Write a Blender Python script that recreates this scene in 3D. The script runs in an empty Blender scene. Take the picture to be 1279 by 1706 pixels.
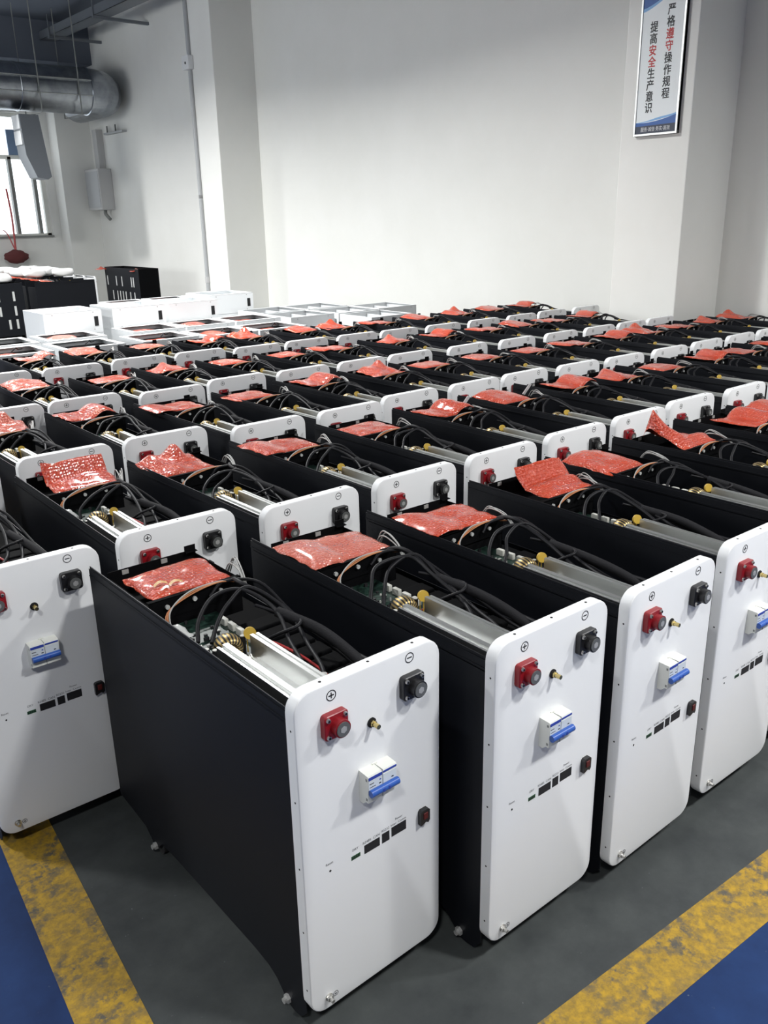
import bpy, bmesh, math, random
from mathutils import Vector, Matrix, noise
PI = math.pi
C = bpy.context.scene.collection
S = bpy.context.scene

# ------------------------------------------------------------------ camera
cam = bpy.data.cameras.new('camera')
cam_o = bpy.data.objects.new('camera', cam); C.objects.link(cam_o)
F_PX = 1426.86
cam.sensor_fit = 'VERTICAL'; cam.sensor_height = 36.0
cam.lens = F_PX / 1706.0 * 36.0
cam.clip_start = 0.02; cam.clip_end = 200
_r = Vector((0.765495, -0.643155, -0.019195)); _u = Vector((0.224445, 0.238943, 0.944739)); _f = Vector((0.603027, 0.727501, -0.327262))
cam_o.matrix_world = Matrix(((_r.x, _u.x, -_f.x, 0.0), (_r.y, _u.y, -_f.y, 0.0), (_r.z, _u.z, -_f.z, 1.12455), (0, 0, 0, 1)))
S.camera = cam_o

# ------------------------------------------------------------------ world, exposure
S.view_settings.view_transform = 'Standard'
S.view_settings.look = 'None'
S.view_settings.gamma = 1.0
S.view_settings.use_curve_mapping = False
S.view_settings.exposure = 0.32
w = bpy.data.worlds.new('daylight'); S.world = w; w.use_nodes = True
bg = w.node_tree.nodes['Background']
bg.inputs[0].default_value = (0.93, 0.97, 1.0, 1); bg.inputs[1].default_value = 2.2

# ceiling lamps: x, y, power; the far-right one is added to brighten the pillar
LAMP_Z = 3.12
LAMPS = [(1.75, -0.95, 56), (3.75, -1.0, 76), (-1.05, -0.75, 34), (1.9, 4.4, 105), (-1.0, 3.3, 46), (1.9, 7.3, 120), (-1.0, 7.3, 60), (1.6, 10.2, 105)]
LAMP_SIZE = 0.30
LAMP_COL = (1.0, 1.0, 0.985)
# unseen windows added in the left wall to brighten the right wall: y0, y1, z0, z1, power
WALL_LEFT_X = -4.0
ADDED_WINDOWS = [(2.6, 5.2, 0.95, 2.45, 14), (6.0, 8.6, 0.95, 2.45, 112)]
for _y0, _y1, _z0, _z1, _p in ADDED_WINDOWS:
    _L = bpy.data.lights.new('daylight', 'AREA'); _L.shape = 'RECTANGLE'; _L.size = _y1 - _y0; _L.size_y = _z1 - _z0; _L.energy = _p; _L.color = (0.98, 1.0, 0.985)  # area lamp standing in for daylight at each added window
    _o = bpy.data.objects.new('daylight', _L); C.objects.link(_o); _o.location = (WALL_LEFT_X - .12, (_y0 + _y1) / 2, (_z0 + _z1) / 2); _o.rotation_euler = (0, -PI / 2, 0)
    _o.rotation_euler = Vector((1, 0, 0)).to_track_quat('-Z', 'Y').to_euler()

# ------------------------------------------------------------------ materials
def mat(name, col, rough=0.5, metal=0.0, spec=0.5, **k):
    m = bpy.data.materials.new(name); m.use_nodes = True
    b = m.node_tree.nodes['Principled BSDF']
    b.inputs['Base Color'].default_value = (*col, 1)
    b.inputs['Roughness'].default_value = rough
    b.inputs['Metallic'].default_value = metal
    b.inputs['Specular IOR Level'].default_value = spec
    for a, v in k.items(): b.inputs[a.replace('_', ' ')].default_value = v
    return m

def nodes(m): return m.node_tree.nodes, m.node_tree.links, m.node_tree.nodes['Principled BSDF']

def add_bump(m, scale, strength, dist=0.001, detail=2.0, kind='noise'):
    n, l, b = nodes(m)
    tc = n.new('ShaderNodeTexCoord')
    t = n.new('ShaderNodeTexNoise' if kind == 'noise' else 'ShaderNodeTexVoronoi')
    t.inputs['Scale'].default_value = scale
    if kind == 'noise': t.inputs['Detail'].default_value = detail
    bp = n.new('ShaderNodeBump'); bp.inputs['Strength'].default_value = strength; bp.inputs['Distance'].default_value = dist
    l.new(tc.outputs['Object'], t.inputs['Vector']); l.new(t.outputs[0], bp.inputs['Height']); l.new(bp.outputs[0], b.inputs['Normal'])
    return t

def add_mottle(m, c1, c2, scale, detail=6.0, lo=0.35, hi=0.65, coord='Object', rough=None):
    n, l, b = nodes(m)
    tc = n.new('ShaderNodeTexCoord'); t = n.new('ShaderNodeTexNoise')
    t.inputs['Scale'].default_value = scale; t.inputs['Detail'].default_value = detail; t.inputs['Roughness'].default_value = 0.65
    r = n.new('ShaderNodeValToRGB'); r.color_ramp.elements[0].position = lo; r.color_ramp.elements[1].position = hi
    r.color_ramp.elements[0].color = (*c1, 1); r.color_ramp.elements[1].color = (*c2, 1)
    l.new(tc.outputs[coord], t.inputs['Vector']); l.new(t.outputs[0], r.inputs[0]); l.new(r.outputs[0], b.inputs['Base Color'])
    return t, r

M = {}
M['white'] = mat('white_powder_coat', (0.80, 0.81, 0.82), 0.38); add_bump(M['white'], 900, 0.05, 0.0005)
M['black'] = mat('black_powder_coat', (0.0055, 0.0065, 0.0095), 0.5, 0, 0.22); add_bump(M['black'], 1200, 0.12, 0.0006)
M['blackin'] = mat('black_sheet', (0.0025, 0.0026, 0.0032), 0.75, 0, 0.07)
M['dark'] = mat('dark_hole', (0.006, 0.006, 0.007), 0.8)
M['red'] = mat('red_plastic', (0.26, 0.008, 0.014), 0.35)
M['blackpl'] = mat('black_plastic', (0.012, 0.012, 0.013), 0.35)
M['steel'] = mat('steel', (0.66, 0.65, 0.62), 0.3, 1.0)
M['zinc'] = mat('zinc', (0.48, 0.48, 0.47), 0.3, 0.3)
M['nickel'] = mat('nickel', (0.16, 0.165, 0.16), 0.35, 0.35)
M['brass'] = mat('brass', (0.62, 0.50, 0.22), 0.25, 1.0)
M['ivory'] = mat('ivory_plastic', (0.76, 0.77, 0.72), 0.4)
M['face'] = mat('breaker_face', (0.66, 0.71, 0.74), 0.35)
M['blue'] = mat('blue_plastic', (0.030, 0.105, 0.42), 0.35)
M['bluelabel'] = mat('blue_label', (0.03, 0.06, 0.36), 0.4)
M['ink'] = mat('black_ink', (0.012, 0.012, 0.014), 0.6)
M['ink_grey'] = mat('grey_ink', (0.10, 0.10, 0.11), 0.6)
M['green'] = mat('green_connector', (0.02, 0.09, 0.04), 0.4)
M['pcb'] = mat('circuit_board', (0.012, 0.045, 0.030), 0.4); add_mottle(M['pcb'], (0.004, 0.013, 0.010), (0.022, 0.055, 0.040), 160, 3, .42, .66)
M['alu'] = mat('aluminium', (0.62, 0.63, 0.62), 0.36, 1.0); add_bump(M['alu'], 60, 0.04, 0.001)
M['gold'] = mat('copper_winding', (0.46, 0.33, 0.13), 0.42, 0.8)
M['mustard'] = mat('mustard_ceramic', (0.50, 0.33, 0.045), 0.4)
M['nylon'] = mat('white_nylon', (0.50, 0.50, 0.46), 0.5)
M['cable'] = mat('black_cable', (0.008, 0.008, 0.010), 0.5, 0, 0.22)
M['sleeve'] = mat('grey_braid', (0.012, 0.012, 0.014), 0.75, 0, 0.2); add_bump(M['sleeve'], 420, 0.6, 0.001)
M['redwire'] = mat('red_wire', (0.30, 0.02, 0.02), 0.45)
M['redbtn'] = mat('dark_red_button', (0.10, 0.012, 0.010), 0.5)
M['greywire'] = mat('grey_wire', (0.32, 0.32, 0.31), 0.5)
M['orangewire'] = mat('orange_wire', (0.42, 0.16, 0.06), 0.5)
M['film'] = mat('clear_film', (0.50, 0.51, 0.50), 0.2)
M['rubber'] = mat('black_rubber', (0.012, 0.012, 0.013), 0.7)
M['tape'] = mat('yellow_tape', (0.78, 0.58, 0.24), 0.35)
M['paper'] = mat('white_paper', (0.75, 0.76, 0.77), 0.5)

def pouch_mat(name, col, col2, rough):
    m = mat(name, col, rough, 0.0, 0.75)
    n, l, b = nodes(m)
    tc = n.new('ShaderNodeTexCoord')
    v = n.new('ShaderNodeTexVoronoi'); v.feature = 'SMOOTH_F1'; v.inputs['Scale'].default_value = 150; v.inputs['Smoothness'].default_value = 0.25; v.inputs['Randomness'].default_value = 0.5
    no = n.new('ShaderNodeTexNoise'); no.inputs['Scale'].default_value = 14; no.inputs['Detail'].default_value = 4
    mr = n.new('ShaderNodeMath'); mr.operation = 'MULTIPLY'; mr.inputs[1].default_value = -1.0
    ad = n.new('ShaderNodeMath'); ad.operation = 'ADD'
    bp = n.new('ShaderNodeBump'); bp.inputs['Strength'].default_value = 1.0; bp.inputs['Distance'].default_value = 0.0055
    rp = n.new('ShaderNodeValToRGB'); rp.color_ramp.elements[0].color = (*col, 1); rp.color_ramp.elements[1].color = (*col2, 1)
    rp.color_ramp.elements[0].position = .25; rp.color_ramp.elements[1].position = .75
    l.new(tc.outputs['Object'], v.inputs['Vector']); l.new(tc.outputs['Object'], no.inputs['Vector'])
    l.new(v.outputs['Distance'], mr.inputs[0]); l.new(mr.outputs[0], ad.inputs[0]); l.new(no.outputs[0], ad.inputs[1])
    l.new(ad.outputs[0], bp.inputs['Height']); l.new(bp.outputs[0], b.inputs['Normal'])
    l.new(no.outputs[0], rp.inputs[0]); l.new(rp.outputs[0], b.inputs['Base Color'])
    b.inputs['Coat Weight'].default_value = 0.5; b.inputs['Coat Roughness'].default_value = 0.12
    return m
M['pouch'] = pouch_mat('red_bubble_film', (0.47, 0.042, 0.013), (0.60, 0.072, 0.026), 0.16)
M['pouch_glare'] = pouch_mat('glare_red_bubble_film', (0.50, 0.095, 0.058), (0.62, 0.16, 0.105), 0.14)  # paler copy of the red film, with glare painted into its colour

# room materials
M['wall'] = mat('white_plaster', (0.80, 0.805, 0.78), 0.85, 0, 0.3)
add_mottle(M['wall'], (0.80, 0.80, 0.765), (0.835, 0.835, 0.805), 1.3, 5)
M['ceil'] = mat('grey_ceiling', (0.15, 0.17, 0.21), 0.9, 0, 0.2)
M['trim'] = mat('grey_conduit', (0.40, 0.41, 0.42), 0.5)
M['duct'] = mat('galvanised_steel', (0.46, 0.48, 0.50), 0.30, 1.0)
add_mottle(M['duct'], (0.26, 0.28, 0.31), (0.38, 0.40, 0.43), 9, 4)
M['ductgrey'] = mat('grey_painted_duct', (0.15, 0.165, 0.185), 0.45)
M['boxgrey'] = mat('grey_painted_box', (0.50, 0.50, 0.50), 0.45)
M['frame'] = mat('window_frame', (0.22, 0.23, 0.22), 0.5)
M['maroon'] = mat('maroon_cloth', (0.13, 0.03, 0.03), 0.8)
M['redcord'] = mat('red_cord', (0.55, 0.10, 0.10), 0.7)
M['whitesheet'] = mat('white_sheet_metal', (0.80, 0.82, 0.83), 0.4)
M['foam'] = mat('white_foam', (0.78, 0.78, 0.77), 0.7)
M['bluepane'] = mat('blue_pane', (0.16, 0.24, 0.38), 0.3)
gm = mat('window_glass', (0.95, 0.98, 1.0), 0.02, 0, 0.5, Transmission_Weight=1.0, IOR=1.03); M['glass'] = gm
M['lampwhite'] = mat('lamp_housing', (0.75, 0.76, 0.77), 0.4)
lm = mat('lamp_diffuser', (1, 1, 1), 0.4); M['diffuser'] = lm
lb = lm.node_tree.nodes['Principled BSDF']; lb.inputs['Emission Color'].default_value = (0.97, 0.99, 1, 1); lb.inputs['Emission Strength'].default_value = 8.0

# floor: grey epoxy inside the marked bay, blue epoxy outside it
fm = mat('epoxy_floor', (0.08, 0.085, 0.085), 0.5, 0, 0.25); M['floor'] = fm
n, l, b = nodes(fm)
geo = n.new('ShaderNodeNewGeometry')
def dotn(vx, vy, off):
    d = n.new('ShaderNodeVectorMath'); d.operation = 'DOT_PRODUCT'; d.inputs[1].default_value = (vx, vy, 0)
    l.new(geo.outputs['Position'], d.inputs[0])
    s = n.new('ShaderNodeMath'); s.operation = 'SUBTRACT'; s.inputs[1].default_value = off; l.new(d.outputs['Value'], s.inputs[0]); return s
s1 = dotn(0.070, 1.0, 0.60); s2 = dotn(1.0, -0.083, 0.205)
mn = n.new('ShaderNodeMath'); mn.operation = 'MINIMUM'; l.new(s1.outputs[0], mn.inputs[0]); l.new(s2.outputs[0], mn.inputs[1])
gt = n.new('ShaderNodeMath'); gt.operation = 'GREATER_THAN'; gt.inputs[1].default_value = 0.0; l.new(mn.outputs[0], gt.inputs[0])
def mott(c1, c2, scale, lo, hi, det=8.0):
    t = n.new('ShaderNodeTexNoise'); t.inputs['Scale'].default_value = scale; t.inputs['Detail'].default_value = det; t.inputs['Roughness'].default_value = 0.7
    l.new(geo.outputs['Position'], t.inputs['Vector'])
    r = n.new('ShaderNodeValToRGB'); r.color_ramp.elements[0].position = lo; r.color_ramp.elements[1].position = hi
    r.color_ramp.elements[0].color = (*c1, 1); r.color_ramp.elements[1].color = (*c2, 1); l.new(t.outputs[0], r.inputs[0]); return r
g1 = mott((0.034, 0.038, 0.040), (0.068, 0.075, 0.074), 7.0, .3, .7)
b1 = mott((0.006, 0.021, 0.080), (0.014, 0.043, 0.145), 6.0, .3, .72)
sp = mott((0, 0, 0), (1, 1, 1), 60.0, .70, .76, 3.0)
mx = n.new('ShaderNodeMix'); mx.data_type = 'RGBA'
l.new(gt.outputs[0], mx.inputs[0]); l.new(b1.outputs[0], mx.inputs[6]); l.new(g1.outputs[0], mx.inputs[7])
mx2 = n.new('ShaderNodeMix'); mx2.data_type = 'RGBA'; mx2.inputs[7].default_value = (0.20, 0.22, 0.23, 1)
sm_ = n.new('ShaderNodeMath'); sm_.operation = 'MULTIPLY'; sm_.inputs[1].default_value = 0.55; l.new(sp.outputs[0], sm_.inputs[0])
l.new(sm_.outputs[0], mx2.inputs[0]); l.new(mx.outputs[2], mx2.inputs[6]); l.new(mx2.outputs[2], b.inputs['Base Color'])
# worn yellow paint
ym = mat('worn_yellow_paint', (0.5, 0.3, 0.03), 0.55, 0, 0.4); M['yellow'] = ym
n, l, b = nodes(ym); geo = n.new('ShaderNodeNewGeometry')
y1 = mott((0.24, 0.155, 0.030), (0.47, 0.285, 0.022), 70, .36, .62, 10.0)
y2 = mott((1, 1, 1), (0, 0, 0), 42, .43, .54, 14.0)
y3 = mott((0.15, 0.15, 0.15), (1, 1, 1), 9.0, .40, .60, 5.0)
mu = n.new('ShaderNodeMath'); mu.operation = 'MULTIPLY'; l.new(y2.outputs[0], mu.inputs[0]); l.new(y3.outputs[0], mu.inputs[1])
mx = n.new('ShaderNodeMix'); mx.data_type = 'RGBA'; mx.inputs[7].default_value = (0.085, 0.080, 0.068, 1)
l.new(mu.outputs[0], mx.inputs[0]); l.new(y1.outputs[0], mx.inputs[6]); l.new(mx.outputs[2], b.inputs['Base Color'])

# ------------------------------------------------------------------ mesh helpers
def mesh(name, bm, mats, smooth=False, sharp=35):
    bmesh.ops.recalc_face_normals(bm, faces=bm.faces)
    me = bpy.data.meshes.new(name); bm.to_mesh(me); bm.free()
    for m in (mats if isinstance(mats, (list, tuple)) else [mats]): me.materials.append(m)
    if smooth:
        me.polygons.foreach_set('use_smooth', [True] * len(me.polygons))
        me.set_sharp_from_angle(angle=math.radians(sharp))
    return me
def link(name, me, parent=None, loc=None, rot=None):
    o = bpy.data.objects.new(name, me); C.objects.link(o)
    if parent is not None: o.parent = parent
    if loc is not None: o.location = loc
    if rot is not None: o.rotation_euler = rot
    return o
def tag(o, label, cat, group=None, kind=None):
    o['label'] = label; o['category'] = cat
    if group: o['group'] = group
    if kind: o['kind'] = kind
    return o
def empty(name, loc, rz=0.0):
    o = bpy.data.objects.new(name, None); C.objects.link(o); o.location = loc; o.rotation_euler = (0, 0, rz); o.empty_display_size = 0.05
    return o
def box(bm, x0, x1, y0, y1, z0, z1, mi=0, bev=0.0):
    r = bmesh.ops.create_cube(bm, size=1.0); vs = r['verts']
    for v in vs: v.co = Vector((x0 + (v.co.x + .5) * (x1 - x0), y0 + (v.co.y + .5) * (y1 - y0), z0 + (v.co.z + .5) * (z1 - z0)))
    fs = {f for v in vs for f in v.link_faces}
    for f in fs: f.material_index = mi
    if bev > 0:
        es = list({e for v in vs for e in v.link_edges})
        r = bmesh.ops.bevel(bm, geom=es, offset=bev, segments=2, affect='EDGES', profile=0.5)
        for f in r['faces']: f.material_index = mi
def cyl(bm, p, axis, r, h, seg=16, mi=0, r2=None):
    """cylinder from p along axis 'x','-y','z'... length h"""
    ax = {'x': Vector((1, 0, 0)), '-x': Vector((-1, 0, 0)), 'y': Vector((0, 1, 0)), '-y': Vector((0, -1, 0)), 'z': Vector((0, 0, 1)), '-z': Vector((0, 0, -1))}[axis] if isinstance(axis, str) else axis.normalized()
    q = ax.to_track_quat('Z', 'Y').to_matrix().to_4x4()
    m = Matrix.Translation(Vector(p) + ax * h / 2) @ q
    rr = bmesh.ops.create_cone(bm, cap_ends=True, segments=seg, radius1=r, radius2=r if r2 is None else r2, depth=h, matrix=m)
    for v in rr['verts']:
        for f in v.link_faces: f.material_index = mi
def spl(pts, k=8):
    P = [Vector(p) for p in pts]; P = [P[0] * 2 - P[1]] + P + [P[-1] * 2 - P[-2]]; out = []
    for i in range(1, len(P) - 2):
        a, b_, c, d = P[i - 1:i + 3]
        for j in range(k):
            t = j / k
            out.append(0.5 * ((2 * b_) + (c - a) * t + (2 * a - 5 * b_ + 4 * c - d) * t * t + (3 * b_ - a - 3 * c + d) * t ** 3))
    out.append(P[-2]); return out
def tube(bm, pts, r, seg=7, k=8, mi=0, smooth=True):
    Q = spl(pts, k) if smooth else [Vector(p) for p in pts]
    rings = []; up = Vector((0.13, 0.31, 0.94)).normalized()
    for i, p in enumerate(Q):
        t = (Q[min(i + 1, len(Q) - 1)] - Q[max(i - 1, 0)]).normalized()
        s = t.cross(up)
        if s.length < .05: s = t.cross(Vector((1, 0, 0)))
        s.normalize(); v = s.cross(t)
        rings.append([bm.verts.new(p + (s * math.cos(2 * PI * j / seg) + v * math.sin(2 * PI * j / seg)) * r) for j in range(seg)])
    for a, b_ in zip(rings, rings[1:]):
        for j in range(seg):
            f = bm.faces.new((a[j], a[(j + 1) % seg], b_[(j + 1) % seg], b_[j])); f.material_index = mi; f.smooth = True
    for e in (rings[0], list(reversed(rings[-1]))):
        f = bm.faces.new(e); f.material_index = mi
def rrect(w, h, r, seg=6):
    pts = []
    for cx, cz, a0 in ((w - r, h - r, 0), (r, h - r, 90), (r, r, 180), (w - r, r, 270)):
        for i in range(seg + 1):
            a = math.radians(a0 + 90 * i / seg); pts.append((cx + r * math.cos(a), cz + r * math.sin(a)))
    return pts
def loft(bm, loops, mi=0, cap0=True, cap1=True):
    R = [[bm.verts.new(p) for p in lp] for lp in loops]; nn = len(R[0])
    for a, b_ in zip(R, R[1:]):
        for j in range(nn):
            f = bm.faces.new((a[j], a[(j + 1) % nn], b_[(j + 1) % nn], b_[j])); f.material_index = mi
    if cap0: bm.faces.new(R[0]).material_index = mi
    if cap1: bm.faces.new(list(reversed(R[-1]))).material_index = mi
def prism(bm, poly, axis, a0, a1, mi=0):
    """polygon extruded along x (poly in yz), y (poly in xz) or z (poly in xy)"""
    def P(p, a): return (a, p[0], p[1]) if axis == 'x' else ((p[0], a, p[1]) if axis == 'y' else (p[0], p[1], a))
    loft(bm, [[P(p, a0) for p in poly], [P(p, a1) for p in poly]], mi)
def text_mesh(name, s, size, m, bold=0.0, thick=0.0, spacing=1.0):
    cu = bpy.data.curves.new(name, 'FONT'); cu.body = s; cu.size = size; cu.align_x = 'CENTER'; cu.align_y = 'CENTER'; cu.extrude = thick; cu.resolution_u = 3; cu.offset = bold; cu.space_line = spacing
    o = bpy.data.objects.new(name, cu); C.objects.link(o)
    bpy.context.view_layer.update()
    dg = bpy.context.evaluated_depsgraph_get()
    me = bpy.data.meshes.new_from_object(o.evaluated_get(dg))
    C.objects.unlink(o); bpy.data.objects.remove(o); bpy.data.curves.remove(cu)
    me.materials.clear(); me.materials.append(m); me.name = name
    return me
def append_mesh(bm, me, mtx, mi=0):
    t = bmesh.new(); t.from_mesh(me); bmesh.ops.transform(t, matrix=mtx, verts=t.verts)
    vm = {v: bm.verts.new(v.co) for v in t.verts}
    for f in t.faces:
        try: bm.faces.new([vm[v] for v in f.verts]).material_index = mi
        except ValueError: pass
    t.free()

# ------------------------------------------------------------------ room shell
def struct(name, bm, m, smooth=False, parent=None):
    o = link(name, mesh(name, bm, m, smooth), parent); o['kind'] = 'structure'; return o
XW = 4.95; XP = 4.5; YE = 12.15; ZC = 3.42; XL = WALL_LEFT_X; YB = -4.0
bm = bmesh.new(); box(bm, XL, XW, YB, YE, -0.1, 0.0); struct('floor', bm, M['floor'])
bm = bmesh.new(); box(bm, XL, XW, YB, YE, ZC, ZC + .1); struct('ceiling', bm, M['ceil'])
bm = bmesh.new(); box(bm, XW, XW + .2, YB, YE + .2, -0.1, ZC + .1); struct('wall_right', bm, M['wall'])
bm = bmesh.new(); ya = YB
for y0, y1, z0, z1, _p in ADDED_WINDOWS:
    box(bm, XL - .2, XL, ya, y0, -0.1, ZC + .1); box(bm, XL - .2, XL, y0, y1, -0.1, z0); box(bm, XL - .2, XL, y0, y1, z1, ZC + .1); ya = y1
box(bm, XL - .2, XL, ya, YE + .2, -0.1, ZC + .1); struct('wall_left', bm, M['wall'])
for i, (y0, y1, z0, z1, _p) in enumerate(ADDED_WINDOWS):
    bm = bmesh.new(); t = .05
    box(bm, XL - .10, XL - .04, y0, y1, z0, z0 + t); box(bm, XL - .10, XL - .04, y0, y1, z1 - t, z1)
    for k in range(5):
        yy = y0 + (y1 - y0 - t) * k / 4; box(bm, XL - .10, XL - .04, yy, yy + t, z0 + t, z1 - t)
    struct('window_%d' % (i + 2), bm, M['ivory'])  # frame of an unseen window, added for its light
bm = bmesh.new(); box(bm, XL, XW, YB - .2, YB, -0.1, ZC + .1); struct('wall_front', bm, M['wall'])
WX0, WX1, WZ0, WZ1 = 2.3, 4.39, 0.955, 2.45
bm = bmesh.new()
box(bm, XL, WX0, YE, YE + .2, -0.1, ZC + .1); box(bm, WX1, XW, YE, YE + .2, -0.1, ZC + .1)
box(bm, WX0, WX1, YE, YE + .2, -0.1, WZ0); box(bm, WX0, WX1, YE, YE + .2, WZ1, ZC + .1)
struct('wall_back', bm, M['wall'])
def pillar(name, y0, y1):
    bm = bmesh.new(); box(bm, XP, XW + .01, y0, y1, 0, ZC, bev=.006); struct(name, bm, M['wall'])
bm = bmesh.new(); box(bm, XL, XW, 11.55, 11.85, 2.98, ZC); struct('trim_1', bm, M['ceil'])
pillar('wall_pillar_near', 2.784, 3.228)
pillar('wall_pillar_middle', 7.776, 8.22)
pillar('wall_pillar_far', 11.86, YE)

# end-wall window
wf = empty('window_1', ((WX0 + WX1) / 2, YE + .1, WZ0)); wf['kind'] = 'structure'
def wpart(nm, m, fn):
    bm = bmesh.new(); fn(bm); me = mesh(nm, bm, m)
    me.transform(Matrix.Translation(-Vector(wf.location))); return link(nm, me, wf)
def _frame(bm):
    t = .05
    box(bm, WX0, WX1, YE + .06, YE + .12, WZ0, WZ0 + t * .6); box(bm, WX0, WX1, YE + .06, YE + .12, WZ1 - t, WZ1)
    for x in (WX0, WX1 - t): box(bm, x, x + t, YE + .06, YE + .12, WZ0, WZ1)
wpart('window_frame', M['ivory'], _frame)
for x in (2.82, 3.40, 3.97, 4.26):
    wpart('mullion', M['frame'], lambda bm: box(bm, x - .022, x + .022, YE + .05, YE + .13, WZ0 + .03, 1.93 if x > 3.5 else WZ1 - .05))
wpart('transom_bar', M['ivory'], lambda bm: box(bm, WX0 + .05, WX1 - .05, YE + .05, YE + .13, 1.90, 1.95))
wpart('window_sill', M['frame'], lambda bm: box(bm, WX0, WX1, YE - .03, YE + .06, WZ0 - .02, WZ0 + .004))
wpart('blue_pane', M['bluepane'], lambda bm: box(bm, 3.97, 4.13, YE + .02, YE + .05, 1.95, 2.25))
wpart('glass_pane', M['glass'], lambda bm: box(bm, WX0 + .05, WX1 - .05, YE + .085, YE + .09, WZ0 + .03, WZ1 - .05))

# ------------------------------------------------------------------ ceiling lamps
def lamp(i, x, y, p):
    t = empty('ceiling_lamp', (x, y, LAMP_Z))
    h = LAMP_SIZE / 2
    bm = bmesh.new(); prism(bm, [(-h - .03, .0), (h + .03, .0), (h * .6, .09), (-h * .6, .09)], 'y', -h - .03, h + .03); link('lamp_housing', mesh('lamp_housing', bm, M['lampwhite']), t)
    bm = bmesh.new(); box(bm, -h, h, -h, h, -.012, -.001); link('lamp_diffuser', mesh('lamp_diffuser', bm, M['diffuser']), t)
    bm = bmesh.new(); cyl(bm, (0, 0, .09), 'z', .008, ZC - LAMP_Z - .09, 8); link('suspension_rod', mesh('suspension_rod', bm, M['steel']), t)
    tag(t, 'square white ceiling lamp on a rod, hung ' + ['in front of the cabinets on the right', 'at far right, added to light the pillar', 'in front of the cabinets on the left', 'above the middle of the cabinets', 'left of the middle of the cabinets', 'above the white metal cases', 'left of the white metal cases', 'near the window wall'][i], 'lamp')
    L = bpy.data.lights.new('lamp_light', 'AREA'); L.shape = 'SQUARE'; L.size = LAMP_SIZE; L.energy = p; L.color = LAMP_COL; L.spread = math.radians(150)
    o = bpy.data.objects.new('lamp_light', L); C.objects.link(o); o.parent = t; o.location = (0, 0, -.02)
for i, a in enumerate(LAMPS): lamp(i, *a)

# ------------------------------------------------------------------ painted floor lines
def strip(name, p0, p1, p2, p3, label):
    bm = bmesh.new(); prism(bm, [p0, p1, p2, p3], 'z', 0.0, 0.0007); tag(link(name, mesh(name, bm, M['yellow'])), label, 'floor line', kind='structure')
def along(nx, ny, s, t):  # point with nx*x+ny*y=s , t along
    return t
def l1(x, s): return (x, s - 0.070 * x)
def l2(y, s): return (s + 0.083 * y, y)
strip('floor_line', l1(.16, .548), l1(4.9, .548), l1(4.9, .643), l1(.2, .643), 'worn yellow floor line running along the front of the cabinets')
strip('floor_line', l2(.644, .158), l2(.644, .2535), l2(11.0, .2535), l2(11.0, .158), 'worn yellow floor line under the leftmost second-row cabinet, blue floor at its left')

# ------------------------------------------------------------------ battery cabinet parts (local: x across, y to the rear, z up)
W, H, T, Z0, D = .25, .526, .020, .038, .655
ZT = Z0 + H; ZS = ZT - .03
def P_front():
    bm = bmesh.new()
    def lp(ins, y, r=.028): return [(p[0] + ins, y, p[1] + ins + Z0) for p in rrect(W - 2 * ins, H - 2 * ins, r - ins)]
    loft(bm, [lp(.0035, 0), lp(.0012, .0008), lp(.0003, .0022), lp(0, .0045), lp(0, T), lp(.0018, T), lp(.0018, .004)])
    for xx in (.049, .128, .207): cyl(bm, (xx, .0115, ZT - .0006), 'z', .0022, .0009, 8, 1)
    for zz in (.513, .405, .298, .19, .085):
        cyl(bm, (.0006, .0095, zz), '-x', .0016, .0008, 8, 1); cyl(bm, (W - .0006, .0095, zz), 'x', .0016, .0008, 8, 1)
    return mesh('front_panel', bm, [M['white'], M['dark']], True, 25)
def P_side():
    bm = bmesh.new()
    poly = [(T, ZS), (D, ZS), (D, .050), (.60, .046), (.545, .040), (.522, .024), (.508, .011), (.494, .024), (.478, .040), (.43, .044), (.30, .046), (.16, .047), (.120, .044), (.098, .036), (.082, .022), (.070, .010), (.052, .008), (.034, .012), (T, .03)]
    prism(bm, poly, 'x', 0.003, 0.0046)
    box(bm, .0046, .0062, T + .002, D - .002, .44, ZS + .0045)           # inner lip
    box(bm, .0030, .0150, T + .002, D - .01, ZS - .018, ZS - .0165)       # folded flange
    box(bm, .0018, .0032, T + .001, D - .001, ZS - .0135, ZS - .0120)     # pressed seam line
    return mesh('side_panel', bm, M['black'])
def P_rear():
    bm = bmesh.new(); box(bm, .007, W - .007, D - .004, D - .002, .05, .485); box(bm, .007, W - .007, D - .02, D - .002, .483, .485); return mesh('rear_panel', bm, M['black'])
def P_base():
    bm = bmesh.new(); box(bm, .006, W - .006, T, D - .005, .047, .050); return mesh('base_panel', bm, M['blackin'])
def P_deck():
    bm = bmesh.new(); box(bm, .007, W - .007, T + .001, D - .006, .440, .446)
    for k in range(8): box(bm, .135, .235, .05 + k * .047, .088 + k * .047, .446, .456, bev=.003)
    return mesh('cell_cover', bm, M['blackin'])
def P_wheel():
    bm = bmesh.new(); cyl(bm, (-.009, 0, 0), 'x', .0185, .018, 20); return mesh('wheel', bm, M['rubber'], True)
def P_axle():
    bm = bmesh.new(); cyl(bm, (0, 0, 0), '-x', .0075, .005, 6); cyl(bm, (-.005, 0, 0), '-x', .0045, .005, 10); cyl(bm, (.0, 0, 0), 'x', .004, .012, 8); return mesh('axle_bolt', bm, M['zinc'], True)
def P_terminal(m, nm):
    bm = bmesh.new(); w_, h_ = .038, .036
    def lp(ins, y): return [(p[0] - w_ / 2 + ins, y, p[1] - h_ / 2 + ins) for p in rrect(w_ - 2 * ins, h_ - 2 * ins, .005 - ins, 3)]
    loft(bm, [lp(.001, -.010), lp(0, -.009), lp(0, 0)])
    cyl(bm, (.002, -.009, -.001), '-y', .0125, .0115, 24)
    return mesh(nm, bm, m, True, 30)
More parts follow.
